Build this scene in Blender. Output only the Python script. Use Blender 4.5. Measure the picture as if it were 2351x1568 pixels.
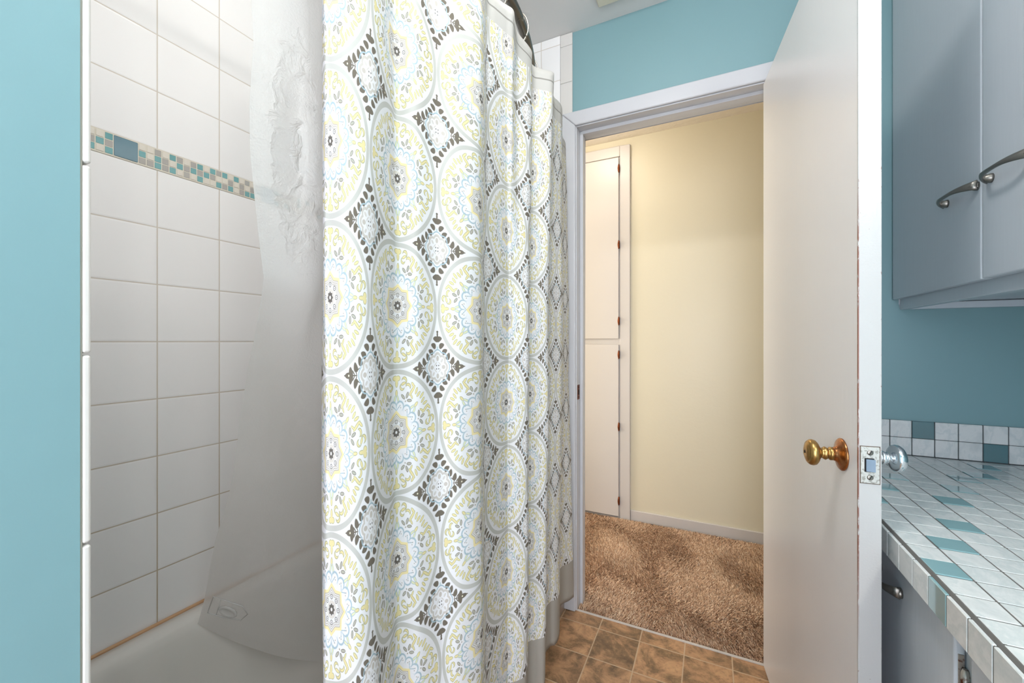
import bpy, bmesh, math, random
import numpy as np
from mathutils import Vector, Matrix
PI = math.pi
for o in list(bpy.data.objects): bpy.data.objects.remove(o)
S = bpy.context.scene
COL = S.collection
random.seed(7)

# ------------------------------------------------------------------ camera, world, exposure, light values
cam = bpy.data.cameras.new('camera'); cam.sensor_width = 36.0; cam.lens = 940.0/2351*36; cam.clip_start = .02
co = bpy.data.objects.new('camera', cam); COL.objects.link(co)
co.location = (0, 0, 1.132); co.rotation_euler = (PI/2, 0, math.radians(25.9)); S.camera = co
S.view_settings.view_transform = 'Standard'; S.view_settings.look = 'None'
S.view_settings.gamma = 1; S.view_settings.use_curve_mapping = False
S.view_settings.exposure = 0.18
W = bpy.data.worlds.new('world'); S.world = W; W.use_nodes = True
W.node_tree.nodes['Background'].inputs[0].default_value = (.8, .9, 1, 1)
W.node_tree.nodes['Background'].inputs[1].default_value = .3
HALL_FILL = 4.8           # glowing pane added at the left end of the hall
DOME = 60.0            # bathroom ceiling lamp glass
BULB = 145.0          # vanity bulbs
WINDOW_FILL = 6.5         # frosted fill window added behind the camera
HALL = 14.0           # hall ceiling lamp
TUB_FILL = 20.0        # ceiling light added over the tub

# ------------------------------------------------------------------ node helpers
def srgb(h):
    if isinstance(h, str):
        h = h.lstrip('#'); h = [int(h[i:i+2], 16)/255 for i in (0, 2, 4)]
    return tuple((c/12.92 if c <= .04045 else ((c+.055)/1.055)**2.4) for c in h) + (1,)

class G:
    """small expression builder for shader nodes"""
    def __init__(s, name):
        s.m = bpy.data.materials.new(name); s.m.use_nodes = True
        s.t = s.m.node_tree; s.n = s.t.nodes; s.b = s.n['Principled BSDF']; s.out = s.n['Material Output']
    def put(s, sock, v):
        if isinstance(v, bpy.types.NodeSocket): s.t.links.new(v, sock)
        else: sock.default_value = v
    def m_(s, op, a, b=0.0, c=None, clamp=False):
        n = s.n.new('ShaderNodeMath'); n.operation = op; n.use_clamp = clamp
        s.put(n.inputs[0], a); s.put(n.inputs[1], b)
        if c is not None: s.put(n.inputs[2], c)
        return n.outputs[0]
    def add(s, a, b): return s.m_('ADD', a, b)
    def sub(s, a, b): return s.m_('SUBTRACT', a, b)
    def mul(s, a, b): return s.m_('MULTIPLY', a, b)
    def div(s, a, b): return s.m_('DIVIDE', a, b)
    def step(s, v, lo, hi):
        n = s.n.new('ShaderNodeMapRange'); s.put(n.inputs[0], v)
        n.inputs[1].default_value = lo; n.inputs[2].default_value = hi
        n.inputs[3].default_value = 0; n.inputs[4].default_value = 1; n.clamp = True
        return n.outputs[0]
    def xyz(s, v):
        n = s.n.new('ShaderNodeSeparateXYZ'); s.put(n.inputs[0], v); return n.outputs
    def vec(s, x, y, z=0.0):
        n = s.n.new('ShaderNodeCombineXYZ')
        for i, q in enumerate((x, y, z)): s.put(n.inputs[i], q)
        return n.outputs[0]
    def pos(s): return s.n.new('ShaderNodeNewGeometry').outputs['Position']
    def obj(s): return s.n.new('ShaderNodeTexCoord').outputs['Object']
    def uv(s): return s.n.new('ShaderNodeTexCoord').outputs['UV']
    def mapv(s, v, loc=(0, 0, 0), rot=(0, 0, 0), sc=(1, 1, 1), kind='POINT'):
        n = s.n.new('ShaderNodeMapping'); n.vector_type = kind; s.put(n.inputs[0], v)
        n.inputs['Location'].default_value = loc; n.inputs['Rotation'].default_value = rot; n.inputs['Scale'].default_value = sc
        return n.outputs[0]
    def length(s, v):
        n = s.n.new('ShaderNodeVectorMath'); n.operation = 'LENGTH'; s.put(n.inputs[0], v); return n.outputs['Value']
    def noise(s, v, scale, detail=3, rough=.55, dist=0):
        n = s.n.new('ShaderNodeTexNoise'); s.put(n.inputs['Vector'], v); n.inputs['Scale'].default_value = scale
        n.inputs['Detail'].default_value = detail; n.inputs['Roughness'].default_value = rough; n.inputs['Distortion'].default_value = dist
        return n.outputs[0]
    def white(s, v):
        n = s.n.new('ShaderNodeTexWhiteNoise'); n.noise_dimensions = '3D'; s.put(n.inputs[0], v); return n.outputs['Value']
    def mix(s, f, a, b):
        n = s.n.new('ShaderNodeMix'); n.data_type = 'RGBA'; s.put(n.inputs[0], f); s.put(n.inputs[6], a); s.put(n.inputs[7], b)
        return n.outputs[2]
    def ramp(s, f, stops):
        n = s.n.new('ShaderNodeValToRGB'); s.put(n.inputs[0], f); e = n.color_ramp.elements
        while len(e) < len(stops): e.new(.5)
        for q, (p, c) in zip(e, stops): q.position = p; q.color = c
        return n.outputs[0]
    def bump(s, h, strength=.3, dist=.002):
        n = s.n.new('ShaderNodeBump'); s.put(n.inputs['Height'], h); n.inputs['Strength'].default_value = strength
        n.inputs['Distance'].default_value = dist
        s.t.links.new(n.outputs[0], s.b.inputs['Normal']); return n
    def set(s, **k):
        names = dict(color='Base Color', rough='Roughness', metal='Metallic', spec='Specular IOR Level', trans='Transmission Weight',
                     coat='Coat Weight', coatr='Coat Roughness', em='Emission Color', ems='Emission Strength', ior='IOR', alpha='Alpha')
        for a, v in k.items(): s.put(s.b.inputs[names[a]], v)
        return s.m

def paint(name, hexc, rough=.45, bumpscale=60, bstr=.15, var=.03, spec=.5, stretch=(1, 1, 1), bd=.002):
    g = G(name); c = srgb(hexc); p = g.mapv(g.pos(), sc=stretch)
    n = g.noise(p, bumpscale, 4)
    v = g.noise(g.pos(), 2.5, 3)
    col = g.mix(v, tuple(x*(1-var) for x in c[:3])+(1,), tuple(min(1, x*(1+var)) for x in c[:3])+(1,))
    g.bump(n, bstr, bd)
    return g.set(color=col, rough=rough, spec=spec)

def metal(name, hexc, rough=.25, spots=None, scale=60):
    g = G(name); c = srgb(hexc)
    n = g.noise(g.obj(), scale, 3)
    col = g.mix(g.step(n, .5, .62), c, srgb(spots)) if spots else c
    return g.set(color=col, metal=1.0, rough=g.add(g.mul(n, .2), rough-.1))

# ------------------------------------------------------------------ mesh helpers
class MB:
    def __init__(s): s.v = []; s.f = []; s.mi = []; s.sm = []
    def quadgrid(s, pts, mi=0, smooth=True, closeu=False):
        b = len(s.v); R_ = len(pts); C_ = len(pts[0])
        for r in pts: s.v.extend(r)
        for i in range(R_-1):
            for j in range(C_ if closeu else C_-1):
                j2 = (j+1) % C_
                s.f.append((b+i*C_+j, b+i*C_+j2, b+(i+1)*C_+j2, b+(i+1)*C_+j)); s.mi.append(mi); s.sm.append(smooth)
    def cap(s, ring, mi=0, flip=False):
        b = len(s.v); s.v.extend(ring); f = tuple(range(b, b+len(ring)))
        s.f.append(f[::-1] if flip else f); s.mi.append(mi); s.sm.append(False)
    def box(s, x0, x1, y0, y1, z0, z1, mi=0, bev=0.0):
        """box, edges chamfered by bev"""
        if bev <= 0:
            b = len(s.v)
            s.v += [(x0, y0, z0), (x1, y0, z0), (x1, y1, z0), (x0, y1, z0), (x0, y0, z1), (x1, y0, z1), (x1, y1, z1), (x0, y1, z1)]
            for f in ((0, 3, 2, 1), (4, 5, 6, 7), (0, 1, 5, 4), (1, 2, 6, 5), (2, 3, 7, 6), (3, 0, 4, 7)):
                s.f.append(tuple(b+i for i in f)); s.mi.append(mi); s.sm.append(False)
            return
        b = len(s.v); L = [(x0, x1), (y0, y1), (z0, z1)]; idx = {}
        for cx in (0, 1):
            for cy in (0, 1):
                for cz in (0, 1):
                    c = (cx, cy, cz)
                    for ax in range(3):
                        p = []
                        for a in range(3):
                            e = L[a][c[a]]; sg = 1 if c[a] == 0 else -1
                            p.append(e if a == ax else e+sg*bev)
                        idx[(c, ax)] = len(s.v)-b; s.v.append(tuple(p))
        def F(*k):
            s.f.append(tuple(b+idx[q] for q in k)); s.mi.append(mi); s.sm.append(False)
        for ax in range(3):
            o1, o2 = [a for a in range(3) if a != ax]
            for e in (0, 1):
                def C(p, q):
                    c = [0, 0, 0]; c[ax] = e; c[o1] = p; c[o2] = q; return tuple(c)
                F((C(0, 0), ax), (C(1, 0), ax), (C(1, 1), ax), (C(0, 1), ax))
            for p in (0, 1):
                for q in (0, 1):
                    def D(e):
                        c = [0, 0, 0]; c[ax] = e; c[o1] = p; c[o2] = q; return tuple(c)
                    F((D(0), o1), (D(1), o1), (D(1), o2), (D(0), o2))
        for cx in (0, 1):
            for cy in (0, 1):
                for cz in (0, 1):
                    c = (cx, cy, cz); F((c, 0), (c, 1), (c, 2))
    def tube(s, path, r, n=12, mi=0, closed=False, flat=None):
        """sweep a circle/ellipse; r may be a list; flat = (up vector, list of (a,b))"""
        P = [Vector(p) for p in path]; rings = []
        for i, p in enumerate(P):
            a = P[(i-1) % len(P)] if (closed or i > 0) else p; c = P[(i+1) % len(P)] if (closed or i < len(P)-1) else p
            t = (c-a).normalized(); up = Vector((0, 0, 1)) if abs(t.z) < .9 else Vector((1, 0, 0))
            if flat: up = Vector(flat[0])
            u = t.cross(up).normalized(); v = u.cross(t).normalized()
            ra, rb = (flat[1][i] if flat else ((r[i], r[i]) if isinstance(r, (list, tuple)) else (r, r)))
            rings.append([tuple(p+u*ra*math.cos(2*PI*k/n)+v*rb*math.sin(2*PI*k/n)) for k in range(n)])
        if closed: rings.append(rings[0])
        s.quadgrid(rings, mi, True, True)
        if not closed: s.cap(rings[0], mi); s.cap(rings[-1], mi, True)
    def lathe(s, prof, origin, axis, n=32, mi=0):
        A = Vector(axis).normalized(); up = Vector((0, 0, 1)) if abs(A.z) < .9 else Vector((1, 0, 0))
        u = A.cross(up).normalized(); v = u.cross(A); O = Vector(origin)
        s.quadgrid([[tuple(O+A*h+u*r*math.cos(2*PI*k/n)+v*r*math.sin(2*PI*k/n)) for k in range(n)] for h, r in prof], mi, True, True)
    def build(s, name, mats, parent=None, bevel=None, M=None):
        me = bpy.data.meshes.new(name); v = s.v
        if M is not None: v = [tuple(M @ Vector(p)) for p in v]
        me.from_pydata(v, [], s.f); me.update()
        mats = mats if isinstance(mats, (list, tuple)) else [mats]
        for m in mats: me.materials.append(m)
        me.polygons.foreach_set('material_index', s.mi); me.polygons.foreach_set('use_smooth', s.sm)
        bm = bmesh.new(); bm.from_mesh(me); bmesh.ops.remove_doubles(bm, verts=bm.verts, dist=1e-6)
        bmesh.ops.recalc_face_normals(bm, faces=bm.faces); bm.to_mesh(me); bm.free()
        o = bpy.data.objects.new(name, me); COL.objects.link(o)
        if parent: o.parent = parent; o.matrix_parent_inverse = parent.matrix_world.inverted()
        if bevel:
            b = o.modifiers.new('bevel', 'BEVEL'); b.width = bevel; b.segments = 3; b.limit_method = 'ANGLE'
        return o
def tag(o, label=None, cat=None, group=None, kind=None):
    if label: o['label'] = label
    if cat: o['category'] = cat
    if group: o['group'] = group
    if kind: o['kind'] = kind
    return o
def empty(name, loc):
    o = bpy.data.objects.new(name, None); COL.objects.link(o); o.location = loc; o.empty_display_size = .05
    bpy.context.view_layer.update(); return o
def bx(name, mats, dims, parent=None, bevel=None, bev=0):
    m = MB(); m.box(*dims, bev=bev); return m.build(name, mats, parent, bevel)
def struct(o, label, cat='wall'):
    return tag(o, label, cat, kind='structure')

# ------------------------------------------------------------------ materials
AQUA = paint('aqua_wall_paint', '#7c9fa4', .42, 35, .25, .03, stretch=(1, 1, .6), bd=.0015)
BEIGE = paint('beige_wall_paint', '#ded7c0', .38, 45, .3, .02)
WHITE = paint('white_gloss_paint', '#c2c3c7', .3, 90, .12, .02, stretch=(1, 1, .2))
DOORW = paint('white_door_paint', '#d3d1d1', .28, 70, .25, .02, stretch=(1, 1, .08))
CABW = paint('grey_white_cabinet_paint', '#c6ccd2', .27, 80, .14, .03, stretch=(1, 1, .1))
CLOS = paint('closet_white_paint', '#cdc8c4', .35, 80, .12, .02)
CEIL = paint('ceiling_paint', '#dcdcda', .6, 40, .2, .02)
HCEIL = paint('textured_hall_ceiling', '#dcd2c2', .6, 14, 1.0, .02, bd=.01)
PORC = paint('tub_enamel', '#dedbd6', .12, 5, .02, .02)
CHROME = metal('chrome', '#dfe3e8', .14)
NICKEL = metal('brushed_nickel', '#8f8b84', .36)
BRASS = metal('worn_brass', '#b39058', .30, '#97794a', 45)
COPPER = metal('copper_toned_brass', '#b57a4e', .26, '#96603c', 60)
RUST = metal('rusty_brass', '#8a4a2c', .45, '#3f2f24', 260)
ROD = metal('dark_steel', '#77756f', .3)
def plain(name, hexc, rough=.5, **k):
    g = G(name); n = g.noise(g.pos(), 120, 2); g.bump(n, .05, .001); return g.set(color=srgb(hexc), rough=rough, **k)
DARK = plain('dark_gap', '#1a1716', .8)
GROUT = plain('grey_grout', '#64625f', .85)
BISC = plain('beige_plastic', '#d6d1bd', .5)
MOSG = plain('cream_grout', '#d8d2c4', .8)
def emit(name, hexc, st):
    g = G(name); return g.set(color=srgb(hexc), em=srgb(hexc), ems=st, rough=.4)

def tile_mat(name, axis, off, pitch, wline=.0022):
    """glossy white 6 inch tiles; rows interrupted by the mosaic band at z 1.586..1.642"""
    g = G(name); p = g.xyz(g.pos()); z = p[2]
    above = g.m_('GREATER_THAN', z, 1.614)
    zz = g.sub(z, g.add(1.586, g.mul(above, .056)))
    row = g.div(zz, .1515); colc = g.div(g.sub(p[axis], off), pitch)
    fr = g.m_('FRACT', row); fc = g.m_('FRACT', colc)
    def edge(f, pt): return g.mul(g.m_('MINIMUM', f, g.sub(1.0, f)), pt)
    d = g.m_('MINIMUM', edge(fr, .1515), edge(fc, pitch))
    tile = g.step(d, wline*.5, wline*.5+.0008)
    cell = g.vec(g.m_('FLOOR', row), g.m_('FLOOR', colc), above)
    rnd = g.white(cell)
    dirt = g.mul(g.step(z, 1.2, .4), g.noise(g.pos(), 9, 4))
    gc = g.mix(dirt, srgb('#cdc5bb'), srgb('#a98f62'))
    tc = g.mix(rnd, srgb('#f0efef'), srgb('#f4f3f3'))
    h = g.add(g.mul(g.step(d, 0, .005), 1.0), g.mul(g.noise(g.pos(), 8, 2), .25))
    g.bump(h, .35, .0016)
    return g.set(color=g.mix(tile, gc, tc), rough=g.add(.62, g.mul(tile, -.42)), spec=.5)
TILE_Y = tile_mat('white_wall_tile_long_side', 1, .5655, .1524)
TILE_X = tile_mat('white_wall_tile_end', 0, -.665, .1524)

def curtain_mat():
    g = G('printed_medallion_cloth')
    uv = g.xyz(g.uv()); U, V = uv[0], uv[1]
    x = g.mul(g.sub(g.m_('FRACT', U), .5), 2.0); y = g.mul(g.sub(g.m_('FRACT', V), .5), 2.0)
    wob = g.noise(g.vec(U, V, 0), 14, 1)
    r = g.length(g.vec(x, y)); th = g.m_('ARCTAN2', y, x)
    def fold(half, base):
        a = g.m_('PINGPONG', g.add(base, 4*PI), half)
        return a, g.vec(g.mul(r, g.m_('COSINE', a)), g.mul(r, g.m_('SINE', a)))
    a8, p8 = fold(PI/8, th); a4, p4 = fold(PI/4, th)
    base = srgb('#e9e9eb')
    state = {'c': base}
    def ink(mask, c): state['c'] = g.mix(mask, state['c'], srgb(c) if isinstance(c, str) else c)
    def ell(p, cr, ang, a, b, rot=0.0, soft=.18):
        """ellipse centred at radius cr, angle ang (deg), half sizes a (radial) b, extra rotation"""
        A = math.radians(ang)
        v = g.mapv(p, (cr*math.cos(A), cr*math.sin(A), 0), (0, 0, A+math.radians(rot)), (a, b, 1), 'TEXTURE')
        return g.length(v)
    def fill(d, c, lo=1.0, soft=.16): ink(g.step(d, lo+soft*.5, lo-soft*.5), c)
    def outlined(p, cr, ang, a, b, rot, cf, cl, w=.009):
        fill(ell(p, cr, ang, a, b, rot), cl)
        fill(ell(p, cr, ang, a-w, b-w, rot), cf)
    def crescent(p, cr, ang, a, b, rot, off, cf, cl):
        d1 = ell(p, cr, ang, a, b, rot)
        A = math.radians(ang); q = math.radians(ang+off[1])
        d2 = g.length(g.mapv(p, (cr*math.cos(A)+off[0]*math.cos(q), cr*math.sin(A)+off[0]*math.sin(q), 0), (0, 0, A+math.radians(rot)), (a*.8, b*.8, 1), 'TEXTURE'))
        m = g.mul(g.step(d1, 1.08, .92), g.step(d2, .92, 1.08)); ink(m, cl)
        m = g.mul(g.step(d1, .86, .72), g.step(d2, 1.12, 1.28)); ink(m, cf)
    YF, YL = '#e4d8a2', '#aeac84'; BR = '#6f675b'; BL = '#a6bcc6'; TA = '#b0a99e'; GL = '#b4b3a6'; GD = '#6d6a64'
    # --- inside the medallion (only where r < .93)
    # outer scrolls, mirrored every 45 degrees
    outlined(p4, .775, 0, .068, .032, 0, YF, YL); outlined(p4, .855, 2.2, .045, .050, 0, YF, YL); fill(ell(p4, .83, 0, .06, .030), YF)
    crescent(p4, .835, 12, .068, .062, 0, (.036, 200), YF, YL)
    crescent(p4, .725, 10, .060, .055, 0, (.032, 20), YF, YL)
    outlined(p4, .785, 11.2, .055, .026, 55, YF, YL)
    crescent(p4, .775, 20, .052, .062, 0, (.038, 180), YF, YL)
    outlined(p4, .745, 28.0, .105, .027, 12, YF, YL); outlined(p4, .835, 26.4, .025, .058, 25, YF, YL); outlined(p4, .66, 30.5, .02, .052, 30, YF, YL); fill(ell(p4, .745, 28.0, .09, .016, 12), YF)
    outlined(p4, .79, 34.3, .062, .025, -12, YF, YL); outlined(p4, .775, 39.6, .060, .024, 8, YF, YL); outlined(p4, .81, 45, .068, .025, 0, YF, YL)
    # leaves on the eight axes
    outlined(p8, .615, 0, .058, .028, 0, YF, YL); outlined(p8, .525, 3.9, .068, .024, -20, '#dfe0b8', BL)
    # dark leaf triplets
    outlined(p8, .635, 22.5, .056, .026, 0, GL, BR, .008); outlined(p8, .580, 15.0, .054, .026, -62, GL, BR, .008)
    fill(ell(p8, .53, 22.5, .014, .014), TA)
    # blue scallops with dots
    d1 = ell(p8, .425, 11.25, .085, .088); d2 = ell(p8, .408, 11.25, .074, .072)
    ink(g.mul(g.step(d1, 1.08, .92), g.step(d2, .92, 1.08)), BL)
    fill(ell(p8, .43, 11.25, .011, .011), TA, 1, .4); fill(ell(p8, .40, 8.2, .010, .010), TA, 1, .4); fill(ell(p8, .40, 14.2, .010, .010), TA, 1, .4)
    pz = g.xyz(p8)
    s2 = g.add(pz[0], g.mul(pz[1], -.9))
    ink(g.mul(g.step(g.m_('ABSOLUTE', g.sub(s2, .345)), .011, .005), g.step(r, .43, .42)), BL)
    # star rings
    s1 = g.add(pz[0], g.mul(pz[1], .85))
    ink(g.step(g.m_('ABSOLUTE', g.sub(s1, .316)), .036, .030), '#ecdfaa')
    for q in (.288, .255, .222): ink(g.step(g.m_('ABSOLUTE', g.sub(s1, q)), .012, .006), '#bdb5aa')
    ink(g.mul(g.step(r, .125, .115), g.step(r, .07, .08)), '#d9d3cb')
    fill(ell(p8, .165, 0, .034, .034), GD); fill(ell(p8, .165, 0, .023, .023), '#e8e6e4'); fill(ell(p8, .165, 0, .009, .009), GD, 1, .4)
    gear = g.sub(r, g.mul(g.m_('COSINE', g.mul(th, 8.0)), .008))
    ink(g.step(gear, .076, .068), '#66605a'); ink(g.step(r, .027, .020), '#ecebea')
    # --- rings
    ink(g.step(g.m_('ABSOLUTE', g.sub(r, .958)), .040, .035), '#c4c4be')
    ink(g.step(r, .995, 1.0), base)
    # --- between the medallions
    out = g.step(r, 1.0, 1.004)
    dphi = g.sub(g.mul(g.m_('ABSOLUTE', g.sub(a4, PI/4)), 1.0), 0.0)      # 0 on the diagonal
    k = g.div(dphi, math.radians(6.6)); fk = g.m_('FRACT', k)
    bx_ = g.div(g.mul(g.sub(fk, .5), math.radians(6.6)*1.08), .047)
    rc = g.sub(1.108, g.mul(g.mul(dphi, dphi), .20))
    by_ = g.div(g.sub(g.sub(r, rc), g.mul(bx_, .012)), .068)
    db = g.length(g.vec(g.add(bx_, g.mul(g.mul(by_, by_), .35)), by_))
    ink(g.mul(g.mul(g.step(db, 1.06, .9), g.step(k, 3.02, 2.98)), out), BR)
    qx = g.sub(1.0, g.m_('ABSOLUTE', x)); qy = g.sub(1.0, g.m_('ABSOLUTE', y)); q = g.vec(qx, qy)
    qr = g.length(q); qa = g.m_('ARCTAN2', qy, qx)
    def qe(cx, cy, a, b, rot=0.0): return g.length(g.mapv(q, (cx, cy, 0), (0, 0, math.radians(rot)), (a, b, 1), 'TEXTURE'))
    fill(qe(0, .50, .030, .030), BR); fill(qe(0, .555, .020, .050), BR); fill(qe(0, .60, .026, .020), BR)
    fill(qe(.53, 0, .085, .042), BR); fill(qe(.525, 0, .016, .014), '#e6e2c8', 1, .3); fill(qe(.60, 0, .04, .012), BR)
    fill(qe(.40, 0, .075, .009), BR); fill(qe(.41, .035, .045, .010, 50), BR); fill(qe(.35, .03, .035, .009, 60), BR)
    fill(qe(.31, .075, .05, .008, 150), BR)
    fill(qe(0, .325, .022, .03), '#c3d2d4')
    sc = g.sub(qr, g.mul(g.m_('ABSOLUTE', g.m_('COSINE', g.mul(qa, 4.0))), .035))
    ink(g.step(g.m_('ABSOLUTE', g.sub(sc, .262)), .014, .008), BL)
    sc2 = g.sub(qr, g.mul(g.m_('ABSOLUTE', g.m_('COSINE', g.mul(qa, 4.0))), .04))
    ink(g.step(g.m_('ABSOLUTE', g.sub(sc2, .195)), .026, .018), '#cbc6bf')
    fill(qe(.15, 0, .045, .035), '#c6c0b8'); fill(qe(0, .15, .035, .045), '#c6c0b8'); fill(qe(.11, .11, .04, .022, 45), '#d3cfca')
    ink(g.mul(g.step(qr, .095, .085), g.step(g.add(qx, qy), .095, .102)), '#d0ccc7')
    fill(qe(.028, .028, .013, .013), GD, 1, .4)
    # --- printed cloth only between the plain hems
    z = g.xyz(g.pos())[2]
    col = state['c']
    fray = g.mul(g.sub(wob, .5), .004)
    col = g.mix(g.step(g.add(z, fray), .269, .268), col, srgb('#a9a49b'))
    col = g.mix(g.step(z, 1.853, 1.854), col, srgb('#c3c1bc'))
    col = g.mix(g.step(g.m_('ABSOLUTE', g.sub(z, 1.885)), .0026, .0012), col, srgb('#8d8a84'))
    weave = g.noise(g.mapv(g.uv(), sc=(900, 130, 1)), 1, 2)
    col = g.mix(g.mul(weave, .10), col, srgb('#a5a29c'))
    g.bump(g.add(weave, g.mul(g.noise(g.vec(U, g.mul(V, .5), 0), 3, 3), 8)), .18, .0012)
    g.set(color=col, rough=.75, spec=.25)
    tr = g.n.new('ShaderNodeBsdfTranslucent'); g.put(tr.inputs[0], col)
    mx = g.n.new('ShaderNodeMixShader'); mx.inputs[0].default_value = .15
    g.t.links.new(g.b.outputs[0], mx.inputs[1]); g.t.links.new(tr.outputs[0], mx.inputs[2]); g.t.links.new(mx.outputs[0], g.out.inputs[0])
    return g.m

def liner_mat():
    g = G('frosted_plastic')
    uv = g.uv(); p = g.xyz(uv)
    crumple = g.noise(g.mapv(uv, sc=(1, 1, 1)), 34, 4, .6, .8)
    fine = g.noise(uv, 300, 2)
    # creased patch beside the curtain edge, smooth elsewhere
    patch = g.length(g.mapv(uv, (.066, 1.42, 0), (0, 0, 0), (.030, .13, 1), 'TEXTURE'))
    k = g.step(g.add(patch, g.mul(g.sub(crumple, .5), 1.6)), 1.3, .3)
    h = g.add(g.mul(crumple, g.add(g.mul(k, 6.0), .5)), g.mul(fine, .25))
    b = g.bump(h, .9, .004)
    g.set(color=srgb('#f4f2f1'), rough=g.add(.34, g.mul(k, -.27)), spec=1.0)
    tr = g.n.new('ShaderNodeBsdfTranslucent'); tr.inputs[0].default_value = srgb('#efedeb')
    m1 = g.n.new('ShaderNodeMixShader'); m1.inputs[0].default_value = .45
    g.t.links.new(g.b.outputs[0], m1.inputs[1]); g.t.links.new(tr.outputs[0], m1.inputs[2])
    tp = g.n.new('ShaderNodeBsdfTransparent')
    m2 = g.n.new('ShaderNodeMixShader')
    f = g.add(.20, g.mul(g.noise(uv, 5, 3), .12)); f = g.m_('MULTIPLY', f, 1.0)
    g.t.links.new(f, m2.inputs[0]); g.t.links.new(m1.outputs[0], m2.inputs[1]); g.t.links.new(tp.outputs[0], m2.inputs[2])
    g.t.links.new(m2.outputs[0], g.out.inputs[0])
    return g.m

def vinyl_mat():
    g = G('slate_look_vinyl'); P = g.xyz(g.pos())
    cx = g.div(g.sub(P[0], -.0869), .1550); cy = g.div(g.sub(P[1], 1.6008), .1575)
    fx = g.m_('FRACT', cx); fy = g.m_('FRACT', cy)
    e = lambda f: g.mul(g.m_('MINIMUM', f, g.sub(1.0, f)), .155)
    d = g.m_('MINIMUM', e(fx), e(fy)); t = g.step(d, .0014, .0024)
    cell = g.vec(g.m_('FLOOR', cx), g.m_('FLOOR', cy)); rnd = g.white(cell)
    off = g.n.new('ShaderNodeVectorMath'); off.operation = 'ADD'; g.put(off.inputs[0], g.pos()); g.put(off.inputs[1], g.vec(g.mul(rnd, 9.0), g.mul(rnd, 5.0), rnd))
    n1 = g.noise(off.outputs[0], 11, 9, .68, .5); n2 = g.noise(off.outputs[0], 60, 7, .72, .4)
    c = g.ramp(n1, [(.30, srgb('#5f4a38')), (.43, srgb('#86694c')), (.53, srgb('#b48a66')), (.62, srgb('#c99d74')), (.8, srgb('#957a5c'))])
    c = g.mix(g.mul(g.step(n2, .52, .7), .45), c, srgb('#c09e74'))
    c = g.mix(g.mul(g.step(n2, .47, .32), .5), c, srgb('#5a4738'))
    c = g.mix(g.mul(rnd, .25), c, srgb('#6d5a4a'))
    c = g.mix(t, srgb('#bfa588'), c)
    g.bump(g.add(g.mul(n2, .5), t), .25, .0015)
    return g.set(color=c, rough=.42, spec=.4)

def marble_mat():
    g = G('white_marble_tile'); p = g.pos()
    v = g.noise(g.mapv(p, sc=(1.6, 1, 1)), 9, 7, .62, .35)
    c = g.ramp(v, [(.34, srgb('#c9cece')), (.48, srgb('#dcdedd')), (.52, srgb('#cdd3d3')), (.60, srgb('#dddfde'))])
    return g.set(color=c, rough=.22)
MARB = marble_mat()
def glasstile(name, h):
    g = G(name); n = g.noise(g.pos(), 20, 2)
    return g.set(color=g.mix(n, srgb(h), tuple(x*.85 for x in srgb(h)[:3])+(1,)), rough=.08, coat=1.0, coatr=.03)
TEALG = glasstile('teal_glass_tile', '#90b6bb')
BLUEG = glasstile('blue_grey_glass_tile', '#7b99a6')
TEALS = glasstile('small_teal_glass', '#7db2b5')
GREYS = glasstile('small_grey_glass', '#b7b3ae')
STONE = paint('small_cream_stone', '#dcd6cb', .6, 200, .3, .05)

# ------------------------------------------------------------------ setting: bathroom and hall
YW = 1.67; XT = -1.32; XR = .85; ZC = 2.438; YB = -1.3; YH = 2.665
struct(bx('floor', vinyl_mat(), (XT-.1, XR+.1, YB-.1, YW+.02, -.05, 0)), 'tan slate look vinyl floor with pale joints', 'floor')
struct(bx('ceiling', CEIL, (XT-.1, XR+.1, YB-.1, YW+.05, ZC, ZC+.06)), 'white painted bathroom ceiling', 'ceiling')
struct(bx('ceiling_hall', HCEIL, (-1.7, 1.3, YW+.05, YH+.1, ZC-.012, ZC+.06)), 'textured cream hall ceiling', 'ceiling')
struct(bx('wall_left', TILE_Y, (XT-.1, XT, .05, YW+.1, 0, ZC)), 'white square tiled wall behind the bathtub', 'wall')
struct(bx('wall_right', AQUA, (XR, XR+.1, YB-.1, YW, 0, ZC)), 'aqua painted wall behind the vanity', 'wall')
# door wall with opening x -.522..-.0,  made of three pieces in one mesh
OX0, OX1, OZ = -.521, .212, 2.044
m = MB(); m.box(XT-.1, OX0, YW, YW+.105, 0, ZC); m.box(OX1, XR+.1, YW, YW+.105, 0, ZC); m.box(OX0, OX1, YW, YW+.105, OZ, ZC)
struct(m.build('wall_back', AQUA), 'aqua wall above and beside the open doorway', 'wall')
m = MB(); m.box(XT-.1, OX0, YW+.105, YW+.112, 0, ZC); m.box(OX1, XR+.6, YW+.105, YW+.112, 0, ZC); m.box(OX0, OX1, YW+.105, YW+.112, OZ, ZC)
struct(m.build('wall_hall_near', BEIGE), 'beige hall side of the doorway wall', 'wall')
# tiled end wall of the tub, in front of the painted wall, and its bullnose edge
struct(bx('wall_tub_end', TILE_X, (XT, -.5785, YW-.008, YW, .3, ZC-.001)), 'white tiles on the end wall over the tub', 'wall')
m = MB(); z = .0
rows = [.05+.1557*i for i in range(16)]
for z0 in rows:
    m.box(-.5775, -.525, YW-.008, YW-.0002, z0+.0006, min(z0+.1551, ZC-.002), bev=.0012)
o = m.build('trim_bullnose_column', paint('bullnose_glaze', '#d6d3cf', .2, 10, .03, .02)); struct(o, 'column of narrow white bullnose tiles beside the aqua wall', 'trim')
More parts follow.
